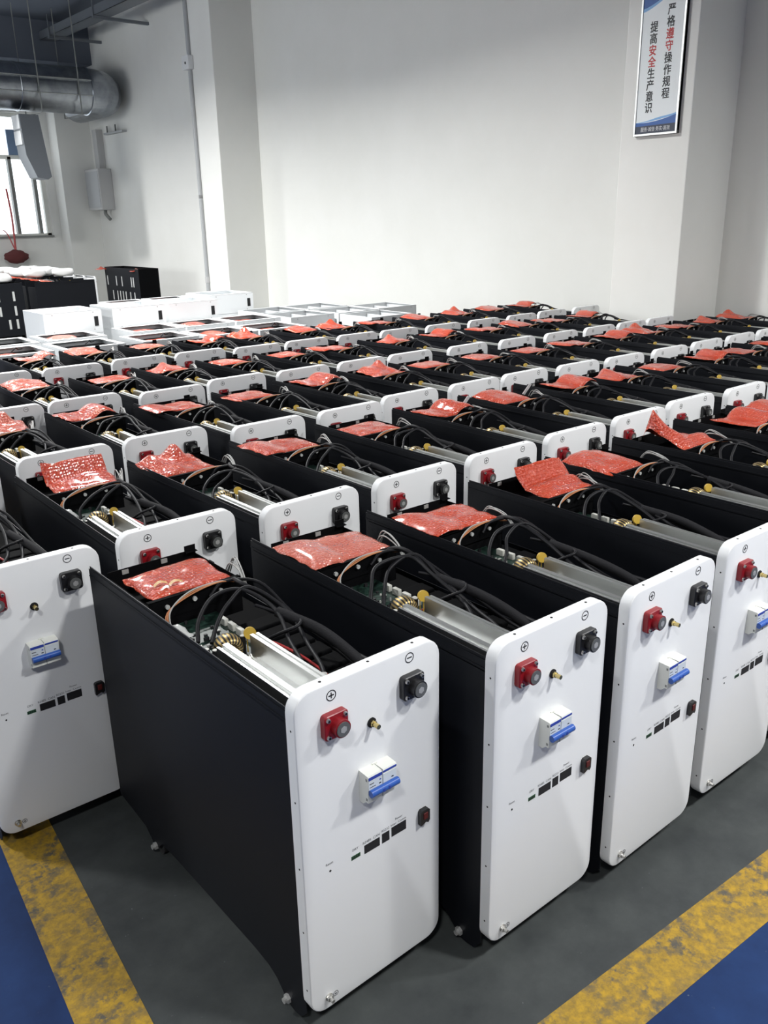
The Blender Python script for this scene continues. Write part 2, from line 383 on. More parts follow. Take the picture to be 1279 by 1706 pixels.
def P_contact():
    bm = bmesh.new(); cyl(bm, (.002, -.020, -.001), '-y', .0105, .002, 24, 0); cyl(bm, (.002, -.0219, -.001), '-y', .0052, .0004, 6, 1); return mesh('contact', bm, [M['nickel'], M['zinc']], True, 30)
def P_screw(r=.0036):
    bm = bmesh.new(); cyl(bm, (0, 0, 0), '-y', r, .003, 12, 0, r * .75); cyl(bm, (0, -.003, 0), '-y', r * .5, .0004, 6, 1); return mesh('screw', bm, [M['steel'], M['dark']], True, 30)
def P_mark(kind):
    bm = bmesh.new(); seg = 28; R0, R1 = .0066, .0078
    for j in range(seg):
        a, b_ = 2 * PI * j / seg, 2 * PI * (j + 1) / seg
        q = [(R * math.cos(t), R * math.sin(t)) for R, t in ((R0, a), (R1, a), (R1, b_), (R0, b_))]
        prism(bm, q, 'y', -.0003, 0)
    box(bm, -.0042, .0042, -.0003, 0, -.0008, .0008)
    if kind: box(bm, -.0008, .0008, -.0003, 0, -.0042, .0042)
    return mesh('plus_mark' if kind else 'minus_mark', bm, M['ink'])
def P_antenna():
    bm = bmesh.new(); cyl(bm, (0, 0, 0), '-y', .0035, .016, 14); cyl(bm, (0, -.004, 0), '-y', .0048, .003, 6); return mesh('antenna_connector', bm, M['brass'], True, 30)
def P_washer():
    bm = bmesh.new(); cyl(bm, (0, 0, 0), '-y', .0072, .0015, 20); return mesh('washer', bm, M['dark'], True, 30)
def P_breaker():
    bm = bmesh.new()
    prism(bm, [(0, -.045), (-.010, -.045), (-.010, -.0315), (-.032, -.027), (-.032, .021), (-.010, .026), (-.010, .045), (0, .045)][0:0] or [(0, -.027), (-.012, -.027), (-.022, -.021), (-.030, -.021), (-.031, .0195), (-.0295, .0215), (0, .0225)], 'x', -.0265, .0265)
    box(bm, -.0003, .0003, -.0312, -.001, -.0208, .0226, 1)
    for x in (-.0268, .0262):
        for z in (.013, -.018): box(bm, x, x + .0006, -.028, -.023, z, z + .004, 1)
    box(bm, -.004, .004, -.006, -.003, .0224, .0245, 0)
    return mesh('circuit_breaker', bm, [M['ivory'], M['frame']])
def P_brface():
    bm = bmesh.new(); box(bm, -.0255, -.0008, -.0316, -.0309, -.012, .0145); box(bm, .0008, .0255, -.0316, -.0309, -.012, .0145)
    for x in (-.007, .016): box(bm, x, x + .004, -.0319, -.0315, .003, .0047, 1)
    box(bm, -.024, -.016, -.0318, -.0315, .008, .0095, 2); box(bm, -.024, -.013, -.0318, -.0315, .003, .0042, 2); box(bm, -.006, -.003, -.0318, -.0315, .0085, .0105, 3)
    return mesh('breaker_face', bm, [M['face'], M['dark'], M['ink_grey'], M['bluelabel']])
def P_brlabel():
    bm = bmesh.new(); box(bm, -.0255, -.0010, -.0320, -.0309, .0150, .0196); box(bm, .0010, .0255, -.0320, -.0309, .0168, .0196)
    return mesh('breaker_label', bm, M['bluelabel'])
def P_toggle():
    bm = bmesh.new()
    loft(bm, [[(x, -.0370 + .0080 * math.cos(a), -.0040 + .0055 * math.sin(a)) for a in [2 * PI * j / 14 for j in range(14)]] for x in (-.0255, -.0235, .0235, .0255)])
    box(bm, -.022, -.010, -.036, -.030, -.009, -.002); box(bm, .010, .022, -.036, -.030, -.009, -.002)
    box(bm, -.006, -.003, -.0454, -.043, -.0065, -.0015, 1); box(bm, .004, .007, -.0454, -.043, -.0065, -.0015, 1)
    return mesh('toggle_bar', bm, [M['blue'], M['bluelabel']], True, 40)
def P_port(x0, x1, z0, z1, m='ink', nm='port'):
    bm = bmesh.new(); box(bm, x0, x1, -.0004, .012, z0, z1)
    if m == 'green':
        for k in range(4): box(bm, x0 + .0016 + k * .0034, x0 + .0032 + k * .0034, -.0008, -.0003, z0 + .0015, z1 - .0015, 1)
        return mesh(nm, bm, [M['green'], M['ink']])
    return mesh(nm, bm, M[m])
def P_text():
    bm = bmesh.new()
    def put(s, x, z, size):
        me = text_mesh('t', s, size, M['ink_grey']); mtx = Matrix.Translation((x, -.00025, z)) @ Matrix.Rotation(PI / 2, 4, 'X'); append_mesh(bm, me, mtx); bpy.data.meshes.remove(me)
    put('RS485  CAN', .1165, .2898, .0060); put('RS232', .1425, .2915, .0058); put('Inter  Comm', .1672, .2925, .0056); put('Power', .1680, .2995, .0054); put('DRY', .0872, .2885, .0056); put('Reset', .0425, .2895, .0056)
    return mesh('port_lettering', bm, M['ink_grey'])
def P_rocker():
    bm = bmesh.new(); prism(bm, [(-.009, -.012), (-.006, -.012), (.001, -.009), (.006, -.012), (.009, -.008), (.009, .010), (.006, .013), (-.006, .013), (-.009, .010)], 'y', -.007, 0)
    return mesh('power_switch', bm, M['blackpl'])
def P_rockerbtn():
    bm = bmesh.new(); box(bm, -.004, .0045, -.0085, -.006, -.003, .008, bev=.001); return mesh('switch_button', bm, M['redbtn'])
def P_hole():
    bm = bmesh.new(); cyl(bm, (0, .0005, 0), '-y', .0017, .001, 10); return mesh('reset_hole', bm, M['dark'])
def P_ground():
    bm = bmesh.new(); cyl(bm, (0, 0, 0), '-y', .0062, .0016, 16); cyl(bm, (0, -.0016, 0), '-y', .0052, .004, 6); cyl(bm, (0, -.0056, 0), '-y', .003, .006, 10); return mesh('ground_screw', bm, M['steel'], True, 30)
def P_gsym():
    bm = bmesh.new(); R0, R1 = .0038, .0046
    for j in range(20):
        a, b_ = 2 * PI * j / 20, 2 * PI * (j + 1) / 20
        prism(bm, [(R * math.cos(t), R * math.sin(t)) for R, t in ((R0, a), (R1, a), (R1, b_), (R0, b_))], 'y', -.0003, 0)
    box(bm, -.0003, .0003, -.0003, 0, 0, .003); box(bm, -.0025, .0025, -.0003, 0, -.0003, .0003); box(bm, -.0016, .0016, -.0003, 0, -.0013, -.0007); box(bm, -.0007, .0007, -.0003, 0, -.0023, -.0017)
    return mesh('ground_mark', bm, M['ink_grey'])
def P_sink():
    bm = bmesh.new(); prof = [(.027, .470), (.027, .531), (.031, .531), (.031, .527), (.037, .527), (.037, .532), (.046, .532), (.046, .500), (.084, .500), (.084, .532), (.090, .532), (.090, .528), (.094, .528), (.094, .531), (.099, .531), (.099, .470)]
    prism(bm, prof, 'y', T + .003, .240)
    return mesh('heat_sink', bm, M['alu'])
def P_coil():
    bm = bmesh.new(); R, r = .0150, .0075; c0 = Vector((.057, .260, .511)); ax = Vector((0.18, 1.0, 0)).normalized(); e1 = Vector((0, 0, 1)); e2 = ax.cross(e1)
    seg, m_ = 44, 12; rings = []
    for i in range(seg):
        t = 2 * PI * i / seg; d = e1 * math.cos(t) + e2 * math.sin(t)
        rings.append([bm.verts.new(c0 + d * (R + r * math.cos(2 * PI * j / m_)) + ax * r * 2.1 * math.sin(2 * PI * j / m_)) for j in range(m_)])
    for i in range(seg):
        for j in range(m_):
            f = bm.faces.new((rings[i][j], rings[(i + 1) % seg][j], rings[(i + 1) % seg][(j + 1) % m_], rings[i][(j + 1) % m_])); f.material_index = i % 2; f.smooth = True
    return mesh('choke_coil', bm, [M['gold'], M['blackpl']])
def P_disc():
    bm = bmesh.new(); cyl(bm, (.092, .254, .527), Vector((-.35, -.9, .25)), .0095, .005, 20); tube(bm, [(.088, .256, .52), (.088, .256, .495)], .001, 5, 2); tube(bm, [(.096, .256, .52), (.096, .256, .495)], .001, 5, 2)
    return mesh('disc_capacitor', bm, M['mustard'], True, 40)
def P_board():
    bm = bmesh.new(); box(bm, .012, .128, .243, .425, .488, .4905)
    rnd = random.Random(4)
    for k in range(46):
        x, y = rnd.uniform(.016, .10), rnd.uniform(.28, .415); s = rnd.uniform(.0015, .005); h = rnd.uniform(.0015, .006)
        box(bm, x, x + s * 1.5, y, y + s, .4905, .4905 + h, rnd.choice([1, 1, 2, 1, 3]))
    return mesh('circuit_board', bm, [M['pcb'], M['ink'], M['greywire'], M['nylon']])
def P_conn():
    bm = bmesh.new(); box(bm, -.0042, .0042, 0, .0175, 0, .0125, bev=.0015); return mesh('white_connector', bm, M['nylon'], True, 30)
def P_capc():
    bm = bmesh.new(); cyl(bm, (0, 0, 0), 'z', .0045, .030, 12, 1); cyl(bm, (0, 0, .030), 'z', .0038, .0008, 12, 0); return mesh('capacitor', bm, [M['nylon'], M['ink']], True, 30)
def P_tray():
    bm = bmesh.new()
    x0, x1, y0, y1, zt = .014, .186, .435, .598, .536
    box(bm, x0, x1, y1 - .0015, y1, .47, zt + .004); box(bm, x0, x1, y0, y0 + .0015, .47, zt)
    box(bm, x0, x0 + .0015, y0, y1, .47, zt - .006); box(bm, x1 - .0015, x1, y0, y1, .47, zt - .004)
    box(bm, x0, x1, y0, y1, .500, .502); box(bm, x0, x1, y0, y0 + .010, zt - .0015, zt)
    box(bm, x1 - .022, x1, y1 - .010, y1, zt + .0025, zt + .004); box(bm, x1 - .022, x1, y1 - .0015, y1, zt, zt + .014)
    for k in range(2): box(bm, .04 + k * .075, .052 + k * .075, y1 - .0035, y1 - .0015, zt - .006, zt + .002, 1)
    for k in range(3): cyl(bm, (.045 + k * .05, y0, zt - .014), '-y', .004, .004, 8, 2)
    return mesh('pouch_tray', bm, [M['blackin'], M['greywire'], M['film']])
def cableset(v):
    """list of (name, mesh)"""
    rnd = random.Random(100 + v); j = lambda s=.008: rnd.uniform(-s, s)
    out = []
    def t(nm, curves, r, m):
        bm = bmesh.new()
        for c in curves: tube(bm, c, r, 7, 6)
        out.append((nm, mesh(nm, bm, m, True, 60)))
    bx, by, bz = .156 + j(), .372 + j(.012), .540 + j(.004)
    a = [(.045, .335, .495), (.062 + j(), .362 + j(), .516), (.108 + j(), .385 + j(), bz - .006), (bx, by, bz), (.170 + j(), .31 + j(), .524 + j(.004)), (.152 + j(), .225, .505), (.122, .165, .508), (.112, .135, .504)]
    t('power_cable', [a], .0036, M['cable'])
    a = [(.060, .318, .495), (.085 + j(), .345 + j(), .510), (.125 + j(), .368 + j(), bz - .012), (bx + .012, by - .004, bz + .002), (.184 + j(), .30 + j(), .518), (.168 + j(), .20, .500), (.135, .13, .506), (.118, .098, .504)]
    t('power_cable', [a], .0036, M['cable'])
    a = [(.180, .455, .510), (.174 + j(), .430, .538 + j(.005)), (bx + .008, by + .012, bz + .005), (.194 + j(), .31 + j(), .514), (.210 + j(), .22 + j(), .490), (.214, .12, .490), (.196, .035, .496)]
    t('power_cable', [a], .0040, M['cable'])
    a = [(.120, .428, .520), (.150 + j(), .422 + j(), .538), (.184 + j(), .385 + j(), .540 + j(.005)), (.212 + j(), .31, .505), (.220, .20, .470), (.216, .10, .46)]
    t('power_cable', [a], .0030, M['cable'])
    a = [(.150, .330, .528), (.178 + j(), .300, .520), (.190 + j(), .262, .516), (.168, .236, .520), (.146, .250, .510), (.140, .28, .49)]
    t('power_cable', [a], .0028, M['cable'])
    a = [(.172, .30, .520), (.198 + j(), .225, .505), (.210, .15, .488), (.208, .06, .466)]
    t('cable_sleeve', [a], .0090, M['sleeve'])
    a = [(.098, .262, .496), (.112, .235, .512), (.126, .205, .508), (.142, .16, .494), (.150, .09, .475)]
    t('sense_wire', [a], .0021, M['redwire'])
    cs = []
    for k in range(3): cs.append([(.020 + k * .003, .385, .500), (.034 + k * .003, .412, .522 + k * .001), (.085, .427 + k * .002, .534 + k * .002), (.140, .430 + k * .002, .539), (.172, .410 + k * .003, .538)])
    t('sense_wire', cs[:2], .0012, M['orangewire']); t('sense_wire', cs[2:], .0013, M['greywire'])
    cs = []
    for k in range(4): cs.append([(.196 + k * .004, .51, .515), (.194 + k * .004 + j(.003), .485, .546 + j(.006)), (.182 + k * .002, .43, .545 + j(.004)), (.168 + k * .002, .395, .535)])
    t('wire_bundle', cs, .0013, M['greywire'])
    bm = bmesh.new()
    for (x, y, z) in ((.112, .137, .500), (.118, .100, .500)): cyl(bm, (x, y, z), 'z', .0052, .012, 10)
    out.append(('cable_lug', mesh('cable_lug', bm, M['steel'], True, 30)))
    bm = bmesh.new(); g = 7
    vs = [[bm.verts.new((.014 + .034 * a_ / g, .352 + .045 * b_ / g, .500 + .016 * math.sin(PI * a_ / g) * math.sin(PI * b_ / g) + .004 * noise.noise(Vector((a_ * .8, b_ * .8, v))))) for b_ in range(g + 1)] for a_ in range(g + 1)]
    for a_ in range(g):
        for b_ in range(g): bm.faces.new((vs[a_][b_], vs[a_ + 1][b_], vs[a_ + 1][b_ + 1], vs[a_][b_ + 1]))
    out.append(('film_wrap', mesh('film_wrap', bm, M['film'], True, 60)))
    return out

bm = bmesh.new(); box(bm, -.012, .012, -.001, .001, 0, .042, bev=.0004); CARD = mesh('paper_card', bm, M['paper'])
PM = dict(card=CARD, front=P_front(), side=P_side(), rear=P_rear(), base=P_base(), deck=P_deck(), wheel=P_wheel(), axle=P_axle(), pos=P_terminal(M['red'], 'positive_terminal'), neg=P_terminal(M['blackpl'], 'negative_terminal'),
          contact=P_contact(), screw=P_screw(), plus=P_mark(1), minus=P_mark(0), ant=P_antenna(), washer=P_washer(), breaker=P_breaker(), brface=P_brface(), brlabel=P_brlabel(), toggle=P_toggle(), text=P_text(), rocker=P_rocker(), rbtn=P_rockerbtn(), hole=P_hole(),
          ground=P_ground(), gsym=P_gsym(), sink=P_sink(), coil=P_coil(), disc=P_disc(), board=P_board(), conn=P_conn(), capc=P_capc(), tray=P_tray())
for _k in ('breaker', 'brface', 'brlabel', 'toggle'): PM[_k].transform(Matrix.Diagonal((.96, .64, 1, 1)))
PORTS = [P_port(.0800, .0958, .2725, .2788, 'green'), P_port(.1034, .1315, .2707, .2850), P_port(.1358, .1497, .2707, .2868), P_port(.1538, .1818, .2725, .2884)]
bm = bmesh.new(); prism(bm, [(T, .455), (D - .004, .455), (D - .004, .050), (.545, .040), (.522, .024), (.508, .011), (.494, .024), (.478, .040), (.30, .046), (.120, .044), (.098, .036), (.082, .022), (.070, .010), (.052, .008), (.034, .012), (T, .03)], 'x', W - .0046, W - .003); PM['inner'] = mesh('inner_wall', bm, M['black'])
CABLES = [cableset(v) for v in range(5)]

def cabinet(x, y, rz, label, full, seed, group=None, near=True, card=False):
    t = empty('battery_cabinet', (x, y, 0), rz); tag(t, label, 'battery cabinet', group)
    def p(nm, me, par=t, loc=None, lab=None, rot=None):
        o = link(nm, me, par, loc, rot)
        if lab: o['label'] = lab
        return o
    p('front_panel', PM['front'], lab='white front panel'); p('side_panel', PM['side']); p('inner_wall', PM['inner']); p('rear_panel', PM['rear']); p('base_panel', PM['base'])
    p('cell_cover', PM['deck'])
    for wx in (.019, W - .019):
        for wy in (.067, .505):
            wh = p('wheel', PM['wheel'], loc=(wx, wy, .0187))
            s = 1 if wx < .1 else -1
            p('axle_bolt', PM['axle'], wh, (-.0155 * s, 0, .002), 'shiny steel axle bolt', None if s > 0 else (0, 0, PI))
    for nm, key, px, lab in (('positive_terminal', 'pos', .058, 'red terminal socket'), ('negative_terminal', 'neg', .192, 'black terminal socket')):
        tm = p(nm, PM[key], loc=(px, 0, .506 if key == 'pos' else .510), lab=lab)
        p('contact', PM['contact'], tm)
        for sx in (-1, 1):
            for sz in (-1, 1): p('screw', PM['screw'], tm, (.0135 * sx, -.0098, .0125 * sz))
    p('plus_mark', PM['plus'], loc=(.058, -.0001, .546)); p('minus_mark', PM['minus'], loc=(.192, -.0001, .551))
    if full:
        a = p('antenna_connector', PM['ant'], loc=(.1225, 0, .4785), lab='small brass antenna connector'); p('washer', PM['washer'], a)
        bk = p('circuit_breaker', PM['breaker'], loc=(.1235, 0, .391), lab='ivory two-pole circuit breaker'); p('breaker_face', PM['brface'], bk); p('breaker_label', PM['brlabel'], bk, lab='blue label strip'); p('toggle_bar', PM['toggle'], bk, lab='blue toggle bar')
        for k, q in enumerate(PORTS): p('port', q, lab='small green plug socket' if k == 0 else None)
        p('port_lettering', PM['text'])
        r = p('power_switch', PM['rocker'], loc=(.2145, 0, .279)); p('switch_button', PM['rbtn'], r, lab='dark red switch button')
        p('reset_hole', PM['hole'], loc=(.0433, 0, .2769)); p('ground_screw', PM['ground'], loc=(.030, 0, .060)); p('ground_mark', PM['gsym'], loc=(.0425, -.0001, .0575))
    p('heat_sink', PM['sink'], lab='silver aluminium heat sink'); p('choke_coil', PM['coil'], lab='gold and black wound coil'); p('disc_capacitor', PM['disc'], lab='mustard disc capacitor')
    p('circuit_board', PM['board']); p('pouch_tray', PM['tray'])
    if near:
        for k in range(4): p('white_connector', PM['conn'], loc=(.113, .285 + k * .026, .4905))
        for cx, cy in ((.022, .262), (.030, .251), (.038, .240), (.085, .264)): p('capacitor', PM['capc'], loc=(cx, cy, .4905), lab='white-topped capacitor')
        if card: p('paper_card', PM['card'], loc=(.165, .50, .540), rot=(.5, .3, .4), lab='white card standing out')
    for nm, me in CABLES[seed % 5]: p(nm, me)
    return t

# ------------------------------------------------------------------ red bubble pouches
def pouch_mesh(kind, seed, m):
    rnd = random.Random(seed); nu, nv = 26, 24; bm = bmesh.new()
    ox, oy = rnd.uniform(0, 40), rnd.uniform(0, 40)
    def nz(u, v, s): return noise.noise(Vector((u * s + ox, v * s + oy, seed * .37)))
    def pos(u, v):
        x = .022 + .150 * u; y = .443 + .126 * v; z = .532 + .0032 * nz(u, v, 2.2) + .0018 * nz(u, v, 6)
        bul = (1 - (2 * u - 1) ** 4) * (1 - (2 * v - 1) ** 4)
        z += .004 * bul
        if kind == 'flat':
            z += .006 * (1 - u) * 0
        elif kind == 'overleft':
            k = max(0, (.30 - u) / .30); x -= .034 * k; z += .007 * math.sin(PI * min(1, k * .9)) + .005 * k; y += .02 * k * (v - .5)
        elif kind == 'flap':
            k = max(0, (v - .62) / .38); z += .046 * k ** 1.1 + .005 * nz(u, 3, 3) * k; y -= .012 * k * k * 0; y = .447 + .118 * min(v, .62) + .042 * k
            z += .008 * math.exp(-((v - .5) / .16) ** 2) * (.5 + u)
        elif kind == 'fold':
            z += .022 * math.exp(-((u - .42 - .25 * (v - .5)) / .17) ** 2) * (.35 + .65 * v); y += .016 * (u - .5)
        elif kind == 'peak':
            k = max(0, 1 - math.hypot((u - .16) / .42, (v - .72) / .5)); z += .085 * k ** 1.5; x -= .012 * k; y += .03 * k
            z += .012 * math.exp(-((v - .35) / .15) ** 2)
        elif kind == 'ramp':
            z += .020 * u * v + .012 * math.sin(3.0 * u + 1) * v; y += .015 * v
        elif kind == 'crest':
            z += .036 * math.exp(-((u - .62) / .16) ** 2 - ((v - .82) / .22) ** 2) + .018 * math.exp(-((u - .25) / .2) ** 2) * v + .008 * nz(u, v, 4); y += .03 * v * v
        elif kind == 'wing':
            k = max(0, (u - .55) / .45); z += .024 * math.sin(PI * .8 * k) ; x += .012 * k; k2 = max(0, (.35 - u) / .35); z += .010 * k2
        # ragged outline
        ed = max(abs(2 * u - 1), abs(2 * v - 1)) ** 6
        x += .004 * ed * nz(u * 2, v * 2, 3); y += .004 * ed * nz(v * 2 + 9, u * 2, 3)
        return x, y, z
    def th(u, v): return .0008 + .0048 * ((1 - (2 * u - 1) ** 6) * (1 - (2 * v - 1) ** 6)) ** .6
    top = [[None] * (nv + 1) for _ in range(nu + 1)]; bot = [[None] * (nv + 1) for _ in range(nu + 1)]
    for i in range(nu + 1):
        for j in range(nv + 1):
            u, v = i / nu, j / nv; x, y, z = pos(u, v); h = th(u, v)
            top[i][j] = bm.verts.new((x, y, z + h)); bot[i][j] = bm.verts.new((x, y, z - h * .4))
    for i in range(nu):
        for j in range(nv):
            bm.faces.new((top[i][j], top[i + 1][j], top[i + 1][j + 1], top[i][j + 1])); bm.faces.new((bot[i][j], bot[i][j + 1], bot[i + 1][j + 1], bot[i + 1][j]))
    for i in range(nu):
        bm.faces.new((top[i][0], bot[i][0], bot[i + 1][0], top[i + 1][0])); bm.faces.new((top[i][nv], top[i + 1][nv], bot[i + 1][nv], bot[i][nv]))
    for j in range(nv):
        bm.faces.new((top[0][j], top[0][j + 1], bot[0][j + 1], bot[0][j])); bm.faces.new((top[nu][j], bot[nu][j], bot[nu][j + 1], top[nu][j + 1]))
    return mesh('bubble_pouch', bm, m, True, 60)
POUCH = {}
KINDS = ['flat', 'overleft', 'flap', 'fold', 'peak', 'ramp', 'wing', 'crest']
LOOK = {'flat': 'flat red bubble pouch', 'overleft': 'red bubble pouch lapping the left side', 'flap': 'red bubble pouch with upright rear flap', 'fold': 'ridged red bubble pouch', 'peak': 'red bubble pouch with tall pointed corner', 'ramp': 'crumpled red bubble pouch', 'wing': 'red bubble pouch curled at right', 'crest': 'crested red bubble pouch'}
def pouch(kind, seed, pale, cabx, caby, rz, label, dz=0.0, dx=0.0, dy=0.0, tapes=False):
    key = (kind, seed % 3, pale)
    if key not in POUCH: POUCH[key] = pouch_mesh(kind, seed % 3 + 7, M['pouch_glare'] if pale else M['pouch'])
    c, s = math.cos(rz), math.sin(rz)
    o = link('bubble_pouch', POUCH[key], None, (cabx + c * dx - s * dy, caby + s * dx + c * dy, dz), (0, 0, rz))
    tag(o, label, 'bubble-wrap pouch', 'red bubble-wrap pouches in the open cabinets')
    if tapes:
        for k in range(2):
            bm = bmesh.new(); q = []
            for i in range(9):
                a = PI * i / 8; q.append((.036 + k * .022 + .024 * i / 8, .470 - k * .012 + .010 * math.sin(a) * .3, .5475 + .004 * math.sin(a)))
            vs = [(bm.verts.new((x, y - .004, z)), bm.verts.new((x + .002, y + .005, z + .0005))) for x, y, z in q]
            for a_, b_ in zip(vs, vs[1:]): bm.faces.new((a_[0], b_[0], b_[1], a_[1]))
            r = bmesh.ops.solidify(bm, geom=bm.faces[:], thickness=.0006)
            tp = link('tape', mesh('tape', bm, M['tape'], True, 60), o); tp['label'] = 'yellow tape loop'
    return o

# measured positions (front-left corner of each front panel, and yaw)
ROWS = {
 'A': [(.498, .784, .1), (.780, .707, -.7), (1.056, .683, 0), (1.352, .688, -1.2), (1.652, .70, 0), (1.945, .705, 0), (2.240, .71, -1), (2.53, .70, 0), (2.82, .70, 0)],
 'B': [(.283, 1.474, -1.2), (.577, 1.482, -1.2), (.852, 1.422, 0.5), (1.152, 1.414, -.1), (1.443, 1.41, -.1), (1.742, 1.415, -1), (2.038, 1.413, -.8), (2.328, 1.423, -1.2), (2.627, 1.40, 0), (2.917, 1.395, 0), (3.21, 1.39, .5), (3.50, 1.385, 0), (3.79, 1.38, 0), (4.08, 1.38, 0), (4.37, 1.38, 0)],
 'C': [(.315, 2.150, 0), (.616, 2.177, .2), (.900, 2.180, -.8), (1.187, 2.093, .6), (1.481, 2.077, 1), (1.764, 2.118, .8), (2.060, 2.106, .6), (2.331, 2.108, .6), (2.620, 2.089, -.7), (2.895, 2.051, -.9), (3.208, 2.017, -1), (3.504, 2.005, .8), (3.789, 2.014, 1), (4.07, 2.01, 0), (4.36, 2.02, 0), (4.65, 2.02, 0)],
 'D': [(.670, 2.850, 0), (.935, 2.817, -1), (1.216, 2.767, .8), (1.508, 2.811, 1), (1.795, 2.784, 1), (2.085, 2.779, 1), (2.350, 2.747, .6), (2.683, 2.727, 1), (2.994, 2.706, 1), (3.306, 2.668, .8), (3.608, 2.697, .5), (3.882, 2.688, .8), (4.146, 2.675, 0)],
 'E': [(.870, 3.560, 0), (1.156, 3.534, -1), (1.455, 3.547, -.5), (1.738, 3.520, -.9), (1.999, 3.461, -1), (2.265, 3.456, .4), (2.582, 3.439, -1), (2.844, 3.399, -1), (3.144, 3.363, -.6), (3.454, 3.334, .8), (3.764, 3.378, .7), (4.057, 3.404, -1), (4.363, 3.387, -1)],
}
# nudge apart so that no two cabinets touch
prev = None
for k in 'ABCDE':
    r = [list(t) for t in ROWS[k]]
    for i in range(1, len(r)):
        a, b_ = r[i - 1], r[i]
        lean = max(0, -math.sin(math.radians(a[2])) + math.sin(math.radians(b_[2]))) * .66
        b_[0] = max(b_[0], a[0] + W + .014 + lean)
    if prev:
        for c in r:
            for q in prev:
                if c[0] < q[0] + W + .03 and q[0] - .03 < c[0] + W: c[1] = max(c[1], q[1] + D + .012)
    ROWS[k] = r; prev = r
ORD = ['leftmost', 'second from the left', 'third from the left', 'fourth from the left', 'fifth from the left', 'sixth from the left', 'seventh from the left', 'eighth from the left', 'ninth from the left', 'tenth from the left', 'eleventh from the left', 'twelfth from the left', 'thirteenth from the left', 'fourteenth from the left', 'fifteenth from the left', 'sixteenth from the left']
RN = {'A': 'front row', 'B': 'second row', 'C': 'third row', 'D': 'fourth row', 'E': 'fifth row'}
def vis(x, y, z0=.40, z1=.58):
    n_in = 0
    for lx in (0, W * .5, W):
        for ly in (0, .35, .5, D):
            for z in (z0, z1):
                d = Vector((x + lx, y + ly, z)) - cam_o.matrix_world.translation; zz = d.dot(_f)
                if zz > .1:
                    px, py = 639.5 + F_PX * d.dot(_r) / zz, 853 - F_PX * d.dot(_u) / zz
                    if -3 < px < 1282 and -3 < py < 1709: n_in += 1
    return n_in
# pouch looks seen in the photograph: row, index -> kind, pale
PK = {('A', 0): 'flat', ('A', 1): 'overleft', ('A', 2): 'overleft', ('A', 3): 'flap', ('A', 4): 'ramp', ('A', 5): 'peak', ('A', 6): 'wing', ('A', 7): 'ramp',
      ('B', 0): 'flat', ('B', 1): 'flap', ('B', 2): 'crest', ('B', 3): 'overleft', ('B', 4): 'flat', ('B', 5): 'wing', ('B', 6): 'ramp', ('B', 7): 'wing', ('B', 8): 'fold', ('B', 9): 'flat', ('B', 10): 'wing',
      ('C', 0): 'flat', ('C', 1): 'crest', ('C', 2): 'wing', ('C', 3): 'overleft', ('C', 4): 'flat', ('C', 5): 'wing', ('C', 6): 'crest', ('C', 7): 'flat'}
PALE = {('A', 1), ('C', 1), ('D', 1), ('E', 1), ('E', 2), ('D', 0), ('E', 0), ('E', 3)}
used_lab = set()
for k in 'ABCDE':
    idx = [i for i, (x, y, a) in enumerate(ROWS[k]) if vis(x, y) >= 1]
    for o_, i in enumerate(idx):
        x, y, a = ROWS[k][i]; rz = math.radians(a)
        seen = sum(1 for lx in (0, W) for z in (.56, .3) if (lambda d: d.dot(_f) > 0 and 0 < 639.5 + F_PX * d.dot(_r) / d.dot(_f) < 1279)(Vector((x + lx, y, z)) - cam_o.matrix_world.translation))
        pl = f'{ORD[o_]} in the {RN[k]}'
        extra = {('A', 0): 'nearest black battery cabinet with white front, at the left end of the front row', ('B', 0): 'black battery cabinet standing on the yellow line, leftmost of the second row'}.get((k, i))
        lab = extra or (f'black battery cabinet with white front, {pl}' if seen else f'black battery cabinet, only rear in view, {pl}')
        cabinet(x, y, rz, lab, k == 'A' or (k, i) == ('B', 0), sum(map(ord, k)) + i * 3, near=k in 'ABC', card=(k, i) in (('B', 5), ('B', 6)))
        kd = PK.get((k, i)) or random.Random(ord(k) * 31 + i).choice(['flat', 'overleft', 'fold', 'ramp', 'wing', 'flat', 'crest'])
        rr = random.Random(ord(k) * 7 + i * 5)
        plab = f"{LOOK[kd]} in the {ORD[o_].replace(' from the left', '')} cabinet from left, {RN[k]}".replace('leftmost cabinet from left', 'leftmost cabinet')
        if (k, i) == ('A', 0): plab = 'flat red bubble pouch with two yellow tape loops in the nearest cabinet'
        pouch(kd, ord(k) + i, (k, i) in PALE, x, y, rz + (rr.uniform(-.06, .06) if i else 0), plab, dx=rr.uniform(-.004, .006), dy=0, tapes=(k, i) == ('A', 0))

# ------------------------------------------------------------------ white sheet-metal cases behind the black rows
def wcase_mesh(w_, d_, h_, rim, inner):
    bm = bmesh.new(); t = .0025
    box(bm, 0, w_, 0, t, 0, h_); box(bm, 0, w_, d_ - t, d_, 0, h_); box(bm, 0, t, t, d_ - t, 0, h_); box(bm, w_ - t, w_, t, d_ - t, 0, h_)
    box(bm, t, w_ - t, t, d_ - t, 0, .003)
    for a in ((0, w_, 0, rim), (0, w_, d_ - rim, d_), (0, rim, rim, d_ - rim), (w_ - rim, w_, rim, d_ - rim)): box(bm, *a, h_ - .002, h_)
    for xx in (.05, w_ - .05): cyl(bm, (xx, .0005, h_ - .012), '-y', .004, .001, 8, 1); cyl(bm, (xx, .0005, .02), '-y', .004, .001, 8, 1)
    if inner: box(bm, t, w_ - t, t, d_ - t, h_ - .03, h_ - .027, 2)
    return mesh('casing', bm, [M['whitesheet'], M['boxgrey'], M['blackin']])
CW = .318
